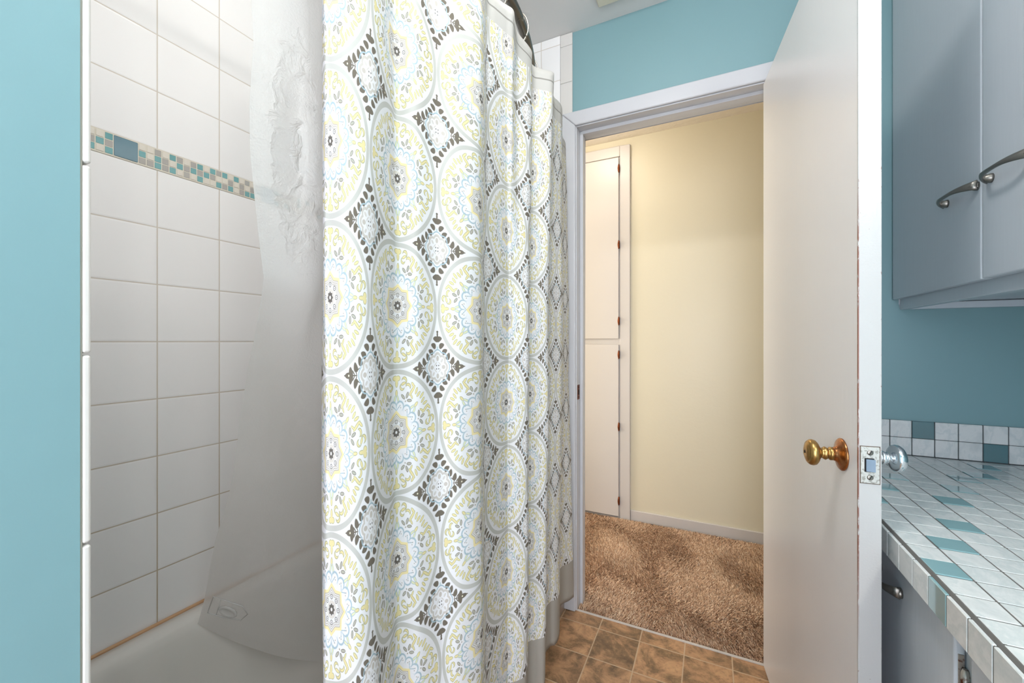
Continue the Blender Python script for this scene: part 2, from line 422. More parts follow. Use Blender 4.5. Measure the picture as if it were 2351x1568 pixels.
# near wing wall
m = MB(); m.box(XT, -.45, YB, .1425, 0, ZC)
struct(m.build('wall_front_left', AQUA), 'aqua wing wall at the foot of the tub', 'wall')
m = MB()
for i in range(16):
    z0 = .055+.1524*i
    if z0 > ZC-.02: break
    m.box(XT+.01, -.4497, .1434, .1492, z0+.0008, min(z0+.1516, ZC-.002), bev=.0015)
struct(m.build('trim_wing_tile', paint('wing_tile_glaze', '#d9d4cf', .2, 10, .03, .03), bevel=.001), 'edge of the white tiles on the wing wall', 'trim')
struct(bx('trim_wing_caulk', plain('old_caulk', '#8d8b80', .8), (XT+.01, -.4503, .1425, .1438, .0, ZC-.001)), 'grey caulk crack beside the wing wall tiles', 'trim')
# wall behind the camera, with a frosted window added as fill light
m = MB(); WX0, WX1, WZ0, WZ1 = -.38, .66, .22, 1.90
m.box(-.45, WX0, YB-.1, YB, 0, ZC); m.box(WX1, XR, YB-.1, YB, 0, ZC); m.box(WX0, WX1, YB-.1, YB, 0, WZ0); m.box(WX0, WX1, YB-.1, YB, WZ1, ZC)
struct(m.build('wall_front', AQUA), 'aqua wall behind the camera', 'wall')
m = MB(); m.box(WX0-.05, WX0+.02, YB-.09, YB+.02, WZ0-.05, WZ1+.05); m.box(WX1-.02, WX1+.05, YB-.09, YB+.02, WZ0-.05, WZ1+.05)
m.box(WX0+.02, WX1-.02, YB-.09, YB+.02, WZ1-.02, WZ1+.05); m.box(WX0+.02, WX1-.02, YB-.09, YB+.03, WZ0-.05, WZ0+.02)
wf = struct(m.build('fill_window_1', WHITE), 'added frosted fill light window, unseen behind the camera', 'window')
bx('fill_pane', emit('frosted_fill_glow', '#f3f4ff', WINDOW_FILL), (WX0+.02, WX1-.02, YB-.05, YB-.045, WZ0+.02, WZ1-.02), wf)  # unseen glowing pane, sized to fill the lower part of the room

# hall
hw = struct(bx('fill_window_2', WHITE, (-1.7, -1.66, 1.84, 2.62, .30, 2.20)), 'added fill light window, unseen at the left end of the hall', 'window')
bx('fill_pane', emit('hall_fill_glow', '#fff6ea', HALL_FILL), (-1.66, -1.655, 1.88, 2.58, .34, 2.16), hw)  # unseen glowing pane, added to spread light over the hall wall
struct(bx('floor_hall', plain('carpet_backing', '#4a3527', .95), (-1.7, 1.3, YW+.022, YH+.1, -.05, 0)), 'carpet backing of the hall floor', 'floor')
struct(bx('wall_hall', BEIGE, (-1.7, 1.3, YH, YH+.1, 0, ZC)), 'beige hall wall seen through the doorway', 'wall')
struct(bx('wall_hall_left', BEIGE, (-1.8, -1.7, YW+.1, YH+.1, 0, ZC)), 'beige wall closing the left end of the hall', 'wall')
struct(bx('wall_hall_right', BEIGE, (1.3, 1.4, YW+.1, YH+.1, 0, ZC)), 'beige wall closing the right end of the hall', 'wall')
struct(bx('baseboard_hall', CLOS, (-.4565, 1.3, YH-.012, YH, 0, .068), bev=.003), 'white baseboard under the beige hall wall', 'baseboard')
struct(bx('trim_threshold', plain('white_edge_strip', '#cfc9c0', .5), (OX0, OX1, YW-.002, YW+.006, 0, .004)), 'thin white strip between vinyl and carpet', 'trim')

# ------------------------------------------------------------------ doorway trim
def casing_profile_box(m, x0, x1, z0, z1, y): m.box(x0, x1, y-.018, y, z0, z1)
JX0, JX1, JZ = -.505, .196, 2.030
def casing(name, poly, label):
    """flat casing with rounded outer edge, extruded from the wall (polygon in x,z)"""
    me = bmesh.new(); vs = [me.verts.new((x, YW-.020, z)) for x, z in poly]; f = me.faces.new(vs)
    r = bmesh.ops.extrude_face_region(me, geom=[f]); bmesh.ops.translate(me, verts=[v for v in r['geom'] if isinstance(v, bmesh.types.BMVert)], vec=(0, .0115, 0))
    bmesh.ops.recalc_face_normals(me, faces=me.faces)
    d = bpy.data.meshes.new(name); me.to_mesh(d); me.free(); d.materials.append(WHITE)
    o = bpy.data.objects.new(name, d); COL.objects.link(o)
    b = o.modifiers.new('bevel', 'BEVEL'); b.width = .009; b.segments = 5; b.limit_method = 'ANGLE'
    return struct(o, label, 'trim')
CW = .064
casing('trim_1', [(JX0-.004, 0.003), (JX0-.004, JZ+.004), (JX0-CW, JZ+CW), (JX0-CW, 0.003)], 'white left casing of the doorway')
casing('trim_2', [(JX0-.004, JZ+.004), (JX1+.004, JZ+.004), (JX1+CW, JZ+CW), (JX0-CW, JZ+CW)], 'white head casing over the doorway')
casing('trim_3', [(JX1+.004, 0.003), (JX1+CW, 0.003), (JX1+CW, JZ+CW), (JX1+.004, JZ+.004)], 'white right casing behind the open door')
m = MB(); m.box(OX0, JX0, YW-.0083, YW+.118, 0.004, JZ); m.box(JX1, OX1, YW-.0083, YW+.118, 0.004, JZ); m.box(OX0, OX1, YW-.0083, YW+.118, JZ, OZ)
jamb = struct(m.build('trim_4', WHITE, bevel=.002), 'white door jamb lining the opening', 'trim')
m = MB(); m.box(JX0, JX0+.012, YW+.036, YW+.072, .004, JZ); m.box(JX0+.012, JX1-.012, YW+.036, YW+.072, JZ-.012, JZ); m.box(JX1-.012, JX1, YW+.036, YW+.072, .004, JZ)
m.build('door_stop', WHITE, jamb, bevel=.002)
m = MB(); m.box(JX0, JX0+.0022, YW+.000, YW+.026, .918-.031, .918+.031, bev=.001); sp = m.build('strike_plate', RUST, jamb)
sp['label'] = 'rusty brass strike plate'
for zz in (.918-.02, .918+.02):
    m = MB(); m.lathe([(0, 0), (.0008, .0035), (0.0, .0042)], (JX0+.0024, YW+.013, zz), (1, 0, 0), 14); m.build('screw', DARK, sp)
bx('strike_hole', DARK, (JX0+.0021, JX0+.0028, YW+.006, YW+.020, .918-.011, .918+.011), sp)
m = MB(); m.box(OX0-.06, OX0+.012, YW+.112, YW+.128, 0, OZ+.05); m.box(OX1-.012, OX1+.06, YW+.112, YW+.128, 0, OZ+.05); m.box(OX0+.012, OX1-.012, YW+.112, YW+.128, OZ-.012, OZ+.05)
struct(m.build('trim_5', WHITE, bevel=.003), 'white casing on the hall side of the doorway', 'trim')

# ------------------------------------------------------------------ the open bathroom door
def door_material():
    g = G('white_door_edge_worn'); p = g.obj(); P = g.xyz(p)
    n = g.noise(g.mapv(p, sc=(1, 1, .25)), 160, 4, .7)
    # paint worn off along the long arris (x local = .701) between z .95 and 1.40, less below
    band = g.mul(g.step(P[2], .55, .75), g.step(P[2], 1.44, 1.32))
    e1 = g.mul(g.step(P[0], .6988, .7003), g.step(P[1], .0024, .0004))
    e2 = g.mul(g.step(P[0], .6988, .7003), g.step(P[1], .0325, .0346))
    wear = g.mul(g.mul(e1, band), g.step(n, .37, .45))
    wear2 = g.mul(g.add(e1, e2), g.step(g.noise(p, 90, 4, .7), .60, .66))
    w = g.m_('MAXIMUM', wear, wear2)
    c = g.mix(g.noise(p, 3, 2), srgb('#dddbdc'), srgb('#e1e0e0'))
    edge = g.step(P[0], .699, .7005)
    c = g.mix(edge, c, srgb('#b9b9b8'))  # white edge face greyed in its colour to offset strong light on it
    spk = g.mul(edge, g.step(g.noise(p, 130, 2), .76, .80)); c = g.mix(spk, c, srgb('#8d7a6c'))
    c = g.mix(w, c, srgb('#7c4430'))
    g.bump(g.add(g.noise(g.mapv(p, sc=(1, 1, .1)), 90, 4), g.mul(g.noise(p, 260, 3), edge)), .22, .0016)
    return g.set(color=c, rough=.28)
H0 = Vector((.163, 1.648)); H1 = Vector((.2418, .953)); dd = (H1-H0).normalized()
DM = Matrix(((dd.x, -dd.y, 0, H0.x), (dd.y, dd.x, 0, H0.y), (0, 0, 1, 0), (0, 0, 0, 1)))
# local x runs from the hinges to the free edge, local y points away from the tub
door = bpy.data.objects.new('door_1', None)
m = MB(); m.box(.0, .703, 0, .0352, .016, 2.018)
door = m.build('door_1', door_material(), bevel=.0016); door.matrix_world = DM
struct(door, 'open white slab door with brass and chrome knobs', 'door'); bpy.context.view_layer.update()
def dpart(m, name, mats, parent=None, bevel=None):
    o = m.build(name, mats, None, bevel); o.parent = parent or door; return o
KX, KZ = .703-.068, .908
for side, mk, mr, y0 in ((-1, BRASS, COPPER, 0.0), (1, CHROME, CHROME, .0352)):
    ax = (0, side, 0)
    m = MB(); m.lathe([(0, .0), (0, .0315), (.0022, .0318), (.0045, .0295), (.0058, .024), (.0085, .0165), (.013, .0135), (.017, .0125), (.017, 0)], (KX, y0, KZ), ax, 40)
    ro = dpart(m, 'rosette', mr)
    m = MB(); m.lathe([(.015, 0), (.015, .0118), (.0165, .0130), (.021, .0130), (.0225, .0112), (.024, .0100), (.0255, .0112), (.029, .0132), (.0325, .0112), (.0345, .0098),
                       (.037, .0110), (.0395, .0150), (.042, .0205), (.0455, .0245), (.050, .0258), (.0545, .0250), (.0580, .0222), (.0592, .0205), (.0588, .0192), (.0602, .0180), (.0622, .0120), (.0632, .004), (.0628, .0035), (.0615, .0033), (.0612, 0)], (KX, y0, KZ), ax, 48)
    kn = dpart(m, 'knob', mk)
    if side < 0:
        ro['label'] = 'coppery round rosette'; kn['label'] = 'worn brass knob'
        m = MB(); m.lathe([(.0636, 0), (.0636, .0028), (.0600, .0028)], (KX, 0, KZ), ax, 16); dpart(m, 'keyhole', DARK, kn)
    else: ro['label'] = 'chrome rosette'; kn['label'] = 'polished chrome knob'
PLATE = metal('painted_over_steel', '#c9c9c4', .38, '#9a9890', 200); PLATE.node_tree.nodes['Principled BSDF'].inputs['Metallic'].default_value = .35
m = MB(); m.box(.7028, .7046, .0035, .0315, KZ-.033, KZ+.033, bev=.0006); lp = dpart(m, 'latch_plate', PLATE); lp['label'] = 'paint spattered steel latch plate'
m = MB(); m.box(.7026, .7035, .0024, .0326, KZ-.0342, KZ+.0342); dpart(m, 'plate_gap', plain('grimy_gap', '#5b4a3d', .9), lp)
for zz in (-.0225, .0225):
    m = MB(); m.lathe([(0, .0), (0, .0047), (.0010, .0047), (.0016, .0036), (.0016, 0)], (.7044, .0172, KZ+zz), (1, 0, 0), 20); sc = dpart(m, 'screw', NICKEL, lp)
    m = MB(); m.box(-.0001, .0005, -.0005, .0005, -.0042, .0042); o = m.build('screw_slot', DARK, M=Matrix.Translation((.7059, .0172, KZ+zz)) @ Matrix.Rotation(math.radians(-25), 4, 'X')); o.parent = lp
m = MB(); m.box(.7040, .7050, .0088, .0232, KZ-.0125, KZ+.0125); dpart(m, 'latch_hole', DARK, lp)
m = MB(); b0 = len(m.v)
m.v += [(.7046, .0105, KZ-.0110), (.7046, .0230, KZ-.0110), (.7046, .0230, KZ+.0110), (.7046, .0105, KZ+.0110), (.7075, .0105, KZ-.0110), (.7105, .0230, KZ-.0110), (.7105, .0230, KZ+.0110), (.7075, .0105, KZ+.0110)]
for f in ((0, 3, 2, 1), (4, 5, 6, 7), (0, 1, 5, 4), (1, 2, 6, 5), (2, 3, 7, 6), (3, 0, 4, 7)): m.f.append(f); m.mi.append(0); m.sm.append(False)
lb = dpart(m, 'latch_bolt', metal('blue_steel', '#71818e', .5), lp)
for zz in (.25, 1.02, 1.80):
    m = MB(); m.tube([(-.004, .041, zz-.045), (-.004, .041, zz+.045)], .006, 12); m.tube([(-.004, .041, zz+.045), (-.004, .041, zz+.052)], [.004, .0045], 10)
    m.box(-.0015, .0, .004, .037, zz-.044, zz+.044); dpart(m, 'hinge', RUST)

# ------------------------------------------------------------------ mosaic band in the tub wall
m = MB(); m.box(XT-.004, XT+.0012, .15, YW-.009, 1.586, 1.642)
band = m.build('trim_mosaic_band', MOSG); struct(band, 'mosaic band of teal grey and cream tiles in the tub wall', 'trim')
codes = ['WTG', 'WWG', 'GTT', 'WGG', 'TWT', 'GTW', 'WGG', 'GTW', 'TGT', 'WTW', 'TGW', 'GWT', 'TWG', 'WGT', 'TWW', 'WGG', 'GWT', 'WGT', 'GTW']
pit = .0166; mm = MB(); key = {'W': 2, 'T': 0, 'G': 1}
def col_(y, code):
    for i, c in enumerate(code):
        z1 = 1.6395-i*.0172; th = .0022 if c == 'W' else .0016
        mm.box(XT+.0008, XT+th, y+.0012, y+pit-.0012, z1-.0152, z1, key[c], bev=.0006)
def big(y): mm.box(XT+.0008, XT+.0020, y+.0008, y+.0475, 1.5895, 1.6392, 3, bev=.0012)
y = .5250
for c in codes: col_(y, c); y += pit
big(y+.0005); y += .0485
def rnd_run(y, n):
    for _ in range(n): col_(y, ''.join(random.choice('WTG') for _ in range(3))); y += pit
    return y
y = rnd_run(y, 19); big(y); y += .0485; y = rnd_run(y, int((YW-.012-y)/pit))
y = .4765; big(y)
for c in ('TGT', 'WTW', 'WGT', 'GTW', 'TWG', 'WGW', 'GTT', 'TWW', 'WTG', 'GWT', 'TGW', 'WTT', 'GWG', 'TGW', 'WTG', 'TWT', 'GGW', 'WTW', 'TGG'):
    y -= pit
    if y < .155: break
    col_(y, c)
t = mm.build('mosaic_tiles', [TEALS, GREYS, STONE, BLUEG], band); t['label'] = 'small teal, grey and cream mosaic tiles'

# ------------------------------------------------------------------ bathtub
def rrect(x0, x1, y0, y1, r, z, n=10):
    P = []
    for cx, cy, a0 in ((x1-r, y1-r, 0), (x0+r, y1-r, 90), (x0+r, y0+r, 180), (x1-r, y0+r, 270)):
        for k in range(n+1):
            a = math.radians(a0+90*k/n); P.append((cx+r*math.cos(a), cy+r*math.sin(a), z))
    return P
T0, T1, T2, T3 = XT+.001, -.556, .1505, YW-.009
L = []
for ins, r, z in ((0, .004, .002), (0, .004, .36), (.003, .01, .378), (.012, .02, .385), (.040, .05, .386), (.052, .07, .384), (.062, .085, .375), (.070, .095, .355), (.080, .10, .30),
                  (.10, .11, .18), (.12, .12, .12), (.15, .13, .085), (.20, .12, .07), (.30, .07, .066)):
    yy = ins*1.35 if z < .37 and r > .05 else ins
    L.append(rrect(T0+ins, T1-ins*1.15, T2+yy, T3-yy, r, z))
m = MB(); m.quadgrid(L, 0, True, True); m.cap(L[-1]); m.cap(L[0], flip=True)
tub = empty('bathtub', (-.94, .9, 0)); tag(tub, 'white enamel bathtub along the tiled wall behind the curtain', 'bathtub')
m.build('basin', PORC, tub)
m = MB(); m.lathe([(0, 0), (.002, .028), (.004, .03), (0, .034)], (-.94, 1.30, .067), (0, 0, 1), 24); m.build('drain', CHROME, tub)
m = MB(); m.box(XT+.0003, XT+.009, .1515, YW-.0095, .372, .3895, bev=.003)
m.build('caulk_line', plain('orange_stained_caulk', '#c9a17c', .7), tub)['label'] = 'orange stained caulk along the tile'

# ------------------------------------------------------------------ curtain rod, curtain, liner
RZ = 1.968
def rodx(y): return -.440-.62*(y-.86)**2 if y > .86 else -.440-.55*(y-.86)**2
rod = empty('curtain_rod', (-.5, .9, RZ)); tag(rod, 'dark steel curved shower curtain rod above the tub', 'curtain rod')
m = MB(); ys = [.165+(YW-.021-.165)*i/48 for i in range(49)]
m.tube([(rodx(y), y, RZ) for y in ys], .0127, 20); m.build('rod', ROD, rod)
for yf, s_ in ((YW-.0085, -1), (.150, 1)):
    m = MB(); m.lathe([(0, 0), (0, .032), (.006, .031), (.012, .022), (.02, .0155), (.034, .015), (.034, 0)], (rodx(yf), yf, RZ), (0, s_, 0), 28); m.build('flange', CHROME, rod)

SN, CS = math.sin(math.radians(25.9)), math.cos(math.radians(25.9))
# plan of the folds at three heights: (bearing, distance, pattern column)
MID = [(741, .63, .22), (741, .585, .30), (745, .562, .38), (758, .560, .50), (805, .556, .76), (850, .577, 1.0), (876, .612, 1.22), (897, .660, 1.42), (911, .688, 1.5), (955, .697, 1.73), (1003, .7415, 2.0), (1055, .760, 2.26), (1097, .800, 2.45), (1107, .845, 2.62),
       (1113, .900, 2.97), (1128, .945, 3.14), (1162, 1.030, 3.5), (1172, 1.036, 3.6), (1182, 1.037, 3.7), (1192, 1.038, 3.8), (1211, 1.050, 4.0), (1215, 1.085, 4.12), (1210, 1.14, 4.3), (1214, 1.185, 4.45), (1234, 1.195, 4.7), (1254, 1.205, 4.93), (1259, 1.235, 5.1), (1254, 1.32, 5.4), (1262, 1.39, 5.72),
       (1276, 1.42, 6.0), (1287, 1.44, 6.2), (1291, 1.48, 6.38), (1287, 1.56, 6.6), (1294, 1.60, 6.85), (1302, 1.625, 7.1), (1306, 1.650, 7.3)]
TOP = [(738, .62, .22), (737, .58, .30), (741, .556, .38), (757, .552, .50), (803, .565, .76), (850, .590, 1.0), (878, .625, 1.22), (897, .665, 1.42), (911, .685, 1.5), (955, .690, 1.73), (1003, .735, 2.0), (1055, .775, 2.26), (1100, .815, 2.45), (1112, .86, 2.62),
       (1119, .905, 2.97), (1138, .925, 3.14), (1162, .948, 3.5), (1179, .966, 3.62), (1182, 1.00, 3.70), (1188, 1.038, 3.8), (1213, 1.080, 4.0), (1222, 1.105, 4.12), (1219, 1.14, 4.3), (1227, 1.165, 4.45), (1245, 1.172, 4.7), (1267, 1.183, 4.93), (1271, 1.205, 5.1), (1266, 1.25, 5.4), (1272, 1.305, 5.72),
       (1281, 1.33, 6.0), (1288, 1.350, 6.2), (1291, 1.39, 6.38), (1287, 1.48, 6.6), (1291, 1.56, 6.85), (1295, 1.585, 7.1), (1298, 1.610, 7.3)]
BOT = [(748, .63, .22), (748, .59, .30), (751, .562, .38), (766, .560, .50), (815, .556, .76), (862, .577, 1.0), (886, .615, 1.22), (906, .660, 1.42), (920, .688, 1.5), (973, .697, 1.73), (1028, .735, 2.0), (1068, .760, 2.26), (1102, .800, 2.45), (1110, .845, 2.62),
       (1116, .900, 2.97), (1131, .945, 3.14), (1164, 1.030, 3.5), (1173, 1.036, 3.6), (1182, 1.041, 3.7), (1190, 1.045, 3.8), (1205, 1.060, 4.0), (1210, 1.095, 4.12), (1206, 1.14, 4.3), (1212, 1.175, 4.45), (1232, 1.185, 4.7), (1249, 1.195, 4.93), (1252, 1.225, 5.1), (1250, 1.31, 5.4), (1262, 1.35, 5.72),
       (1274, 1.36, 6.0), (1281, 1.385, 6.2), (1284, 1.43, 6.38), (1281, 1.52, 6.6), (1290, 1.565, 6.85), (1306, 1.59, 7.1), (1317, 1.615, 7.3)]
def plan(L):
    R_ = []
    for px, t, U in L:
        u = (px-1175.5)/940; R_.append((t*(-SN+CS*u), t*(CS+SN*u), U))
    return np.array(R_)
def catmull(P, n):
    out = []
    Q = np.vstack([2*P[0]-P[1], P, 2*P[-1]-P[-2]])
    for i in range(1, len(Q)-2):
        for k in range(n):
            s = k/n; a, b, c, d = Q[i-1], Q[i], Q[i+1], Q[i+2]
            out.append(.5*((2*b)+(-a+c)*s+(2*a-5*b+4*c-d)*s*s+(-a+3*b-3*c+d)*s**3))
    out.append(P[-1]); return np.array(out)
cm, ct, cb = (catmull(plan(q), 9) for q in (MID, TOP, BOT))
ZT, ZB, ZM = 1.915, .125, 1.05
NZ = 110; vs = []; uvs = []; nc = len(cm)
for j in range(NZ+1):
    z = ZB+(ZT-ZB)*j/NZ
    w = (z-ZM)/(ZT-ZM) if z > ZM else (ZM-z)/(ZM-ZB); w = w**1.6 if z > ZM else w**1.1
    row = cm*(1-w)+(ct if z > ZM else cb)*w
    for i in range(nc):
        s = i/(nc-1); x_, y_, U = row[i]
        amp = .0016*(1-.5*w)
        dx = amp*math.sin(z*5.1+s*31)+amp*.7*math.sin(z*11+s*57)
        zz = z
        if j > NZ-4: zz = z-.004*(j-NZ+4)/4*(.5-.5*math.cos(2*PI*(U*1.32+.1)))      # sag of the top hem between hooks
        vs.append((x_+dx, y_, zz)); uvs.append((U, (z-1.192)/.213+.5))
fs = [(j*nc+i, j*nc+i+1, (j+1)*nc+i+1, (j+1)*nc+i) for j in range(NZ) for i in range(nc-1)]
me = bpy.data.meshes.new('shower_curtain'); me.from_pydata(vs, [], fs)
ul = me.uv_layers.new(name='UVMap')
vi = np.empty(len(me.loops), dtype=np.int32); me.loops.foreach_get('vertex_index', vi)
ul.data.foreach_set('uv', np.array(uvs)[vi].ravel())
me.polygons.foreach_set('use_smooth', [True]*len(me.polygons)); me.materials.append(curtain_mat())
cur = bpy.data.objects.new('shower_curtain', me); COL.objects.link(cur)
sd = cur.modifiers.new('thickness', 'SOLIDIFY'); sd.thickness = .0007; sd.offset = 0
tag(cur, 'white fabric shower curtain printed with yellow and grey medallions', 'shower curtain')

# clear liner, pulled across to the far rim of the tub by its corner magnet
def interp(tab, z):
    tab = sorted(tab); zs = [q[0] for q in tab]
    return tuple(np.interp(z, zs, [q[k] for q in tab]) for k in (1, 2))
EDGE = [(1.905, -.472, .352), (1.78, -.480, .352), (1.64, -.487, .352), (1.56, -.497, .357), (1.475, -.512, .356), (1.41, -.528, .360), (1.335, -.552, .370), (1.265, -.580, .380), (1.20, -.612, .391), (1.11, -.665, .410), (1.023, -.722, .431), (.89, -.815, .467), (.75, -.93, .507), (.55, -1.09, .568), (.372, -1.243, .622)]
FARE = [(1.905, -.56, 1.35), (1.2, -.60, 1.40), (.6, -.68, 1.42), (.372, -.70, 1.43), (.10, -.70, 1.43)]
NU, NV = 70, 120; vs = []; uvs = []
for j in range(NV+1):
    q = j/NV
    for i in range(NU+1):
        s = (i/NU)**1.6
        zt = 1.905; zb = .372*(1-s)**6+.20*(1-(1-s)**6)
        z = zt+(zb-zt)*q
        zE = zt+(.372-zt)*q
        ex, ey = interp(EDGE, zE); fx_, fy_ = interp(FARE, z)
        w = 1-(1-s)**3.0
        x_ = ex+(fx_-ex)*w; y_ = ey+(fy_-ey)*s
        fold = math.sin(s*2*PI*9+1.2*math.sin(z*2))*.010*min(1, s*3)
        # the free edge turns back on itself near the top
        curl = math.exp(-s*26)*(.5+.5*math.tanh((z-1.42)*9))
        x_ += fold-.014*curl+.004*math.sin(z*17+s*8)*math.exp(-s*14)+.0025*math.sin(z*9+s*40); y_ += .006*curl
        x_ += .034*min(1, s/.065)*math.exp(-max(0, s-.065)*18)*(.5+.5*math.tanh((z-1.15)*8))
        x_ = max(x_, -1.2475)
        rx = rodx(y_)-.035
        if z > 1.2 and x_ > rx: x_ = rx+(x_-rx)*.25
        vs.append((x_, y_, z)); uvs.append((s*1.2, z))
fs = [(j*(NU+1)+i, j*(NU+1)+i+1, (j+1)*(NU+1)+i+1, (j+1)*(NU+1)+i) for j in range(NV) for i in range(NU)]
me = bpy.data.meshes.new('liner_sheet'); me.from_pydata(vs, [], fs); ul = me.uv_layers.new(name='UVMap')
vi = np.empty(len(me.loops), dtype=np.int32); me.loops.foreach_get('vertex_index', vi); ul.data.foreach_set('uv', np.array(uvs)[vi].ravel())
me.polygons.foreach_set('use_smooth', [True]*len(me.polygons)); me.materials.append(liner_mat())
liner = empty('curtain_liner', (-.6, .5, .36)); tag(liner, 'frosted clear plastic liner pulled into the tub behind the curtain edge', 'curtain liner')
ls = bpy.data.objects.new('liner_sheet', me); COL.objects.link(ls); ls.parent = liner; ls.matrix_parent_inverse = liner.matrix_world.inverted()
def lv(i, j): return Vector(vs[j*(NU+1)+i])
def clearp(name, a):
    g = G(name); g.set(color=srgb('#f4f3f2'), rough=.15); tp = g.n.new('ShaderNodeBsdfTransparent'); mx = g.n.new('ShaderNodeMixShader')
    mx.inputs[0].default_value = a; n = g.noise(g.pos(), 150, 2); g.bump(n, .1, .001)
    g.t.links.new(g.b.outputs[0], mx.inputs[1]); g.t.links.new(tp.outputs[0], mx.inputs[2]); g.t.links.new(mx.outputs[0], g.out.inputs[0]); return g.m
CLP = clearp('clear_vinyl', .45)
pc = lv(9, NV-9); nrm = (lv(11, NV-9)-lv(7, NV-9)).cross(lv(9, NV-5)-lv(9, NV-13)).normalized()
if nrm.x < 0: nrm = -nrm
m = MB(); m.lathe([(.001, 0), (.001, .015), (.003, .022), (.006, .024), (.0085, .020), (.006, .0155), (.005, .014), (.006, 0)], pc, nrm, 28)
m.build('magnet_button', CLP, liner)['label'] = 'round clear magnet button'
ee1 = (lv(11, NV-9)-lv(7, NV-9)).normalized(); ee2 = nrm.cross(ee1).normalized()
if ee2.z > 0: ee2 = -ee2
m = MB(); pat = [(-.046, -.036), (.028, -.044), (.046, -.016), (.036, .024), (-.006, .046), (-.048, .054)]
ring = [tuple(pc+nrm*.0012+ee1*a+ee2*b) for a, b in pat]; m.tube(ring, .0014, 6, closed=True); m.tube([tuple(pc+nrm*.0012+ee1*(-.026)+ee2*b) for b in (-.036, .046)], .0012, 6)
m.build('welded_seam', CLP, liner)['label'] = 'clear welded seam of the magnet pocket'

# hooks on the rod (roller ball rings)
HOOKM = metal('satin_steel_hook', '#c9c4ba', .3)
def hook_mesh():
    m = MB(); P = []
    for k in range(28):
        a = 2*PI*k/28; P.append((.021*math.sin(a)*(1-.15*math.cos(a)), 0, -.016+.037*math.cos(a)))
    m.tube(P, .0022, 10, closed=True)
    m.tube([(-.019, 0, -.044), (-.022, 0, -.052), (-.018, 0, -.056)], .0022, 10)
    return m
h0 = None
HK = [(.973, 0.25, 'steel curtain hook at the top of the curtain, nearest of the visible hooks'), (1.145, .3, 'steel curtain hook halfway down the visible length of rod'), (1.19, .9, 'steel curtain hook just before the last visible fold'),
      (.30, 0, None), (.40, 0, None), (.52, 0, None), (.64, 0, None), (.74, 0, None), (.85, 0, None), (1.30, 0, None), (1.42, 0, None), (1.53, 0, None)]
for y_, rz, lab in HK:
    if h0 is None: h = h0 = hook_mesh().build('curtain_hook', HOOKM)
    else: h = h0.copy(); COL.objects.link(h)
    h.location = (rodx(y_), y_, RZ); h.rotation_euler = (0, 0, rz-.15)
    tag(h, lab or 'steel curtain hook hidden behind the top of the printed curtain', 'curtain hook', 'hooks on the curtain rod')

# ------------------------------------------------------------------ hall closet (shallow built-in with two doors)
clo = empty('hall_closet', (-.7, YH, 0)); tag(clo, 'tall white built-in hall closet with upper and lower doors', 'closet')
CX1 = -.4575
m = MB(); m.box(CX1-.064, CX1, YH-.020, YH, 0, 2.378); m.box(-1.02, CX1-.064, YH-.020, YH, 2.312, 2.378); m.box(-1.02, -.956, YH-.020, YH, 0, 2.312)
m.build('casing', CLOS, clo, bevel=.004)
DX1 = CX1-.070
bx('frame_back', CLOS, (-.955, CX1-.064, YH-.008, YH, 0.0, 2.311), clo)
for nm, z0, z1, zs in (('upper_door', 1.150, 2.306, (2.233, 1.748, 1.262)), ('lower_door', .018, 1.112, (1.048, .590, .118))):
    d = bx('closet_door', CLOS, (-.95, DX1, YH-.026, YH-.008, z0, z1), clo, bevel=.003)
    d['label'] = nm.replace('_', ' ')
    for zz in zs:
        m = MB(); m.tube([(DX1+.001, YH-.029, zz-.028), (DX1+.001, YH-.030, zz-.014), (DX1+.001, YH-.031, zz), (DX1+.001, YH-.030, zz+.014), (DX1+.001, YH-.029, zz+.028)], [.002, .0055, .007, .0055, .002], 12)
        m.box(DX1-.003, DX1+.006, YH-.029, YH-.0205, zz-.024, zz+.024); hg = m.build('hinge', RUST, d); hg['label'] = 'rust brown hinge'
    m = MB(); m.lathe([(0, 0), (0, .008), (.012, .006), (.02, .013), (.028, .011), (.03, 0)], (-.90, YH-.026, (z0+z1)/2), (0, -1, 0), 20); m.build('knob', BRASS, d)

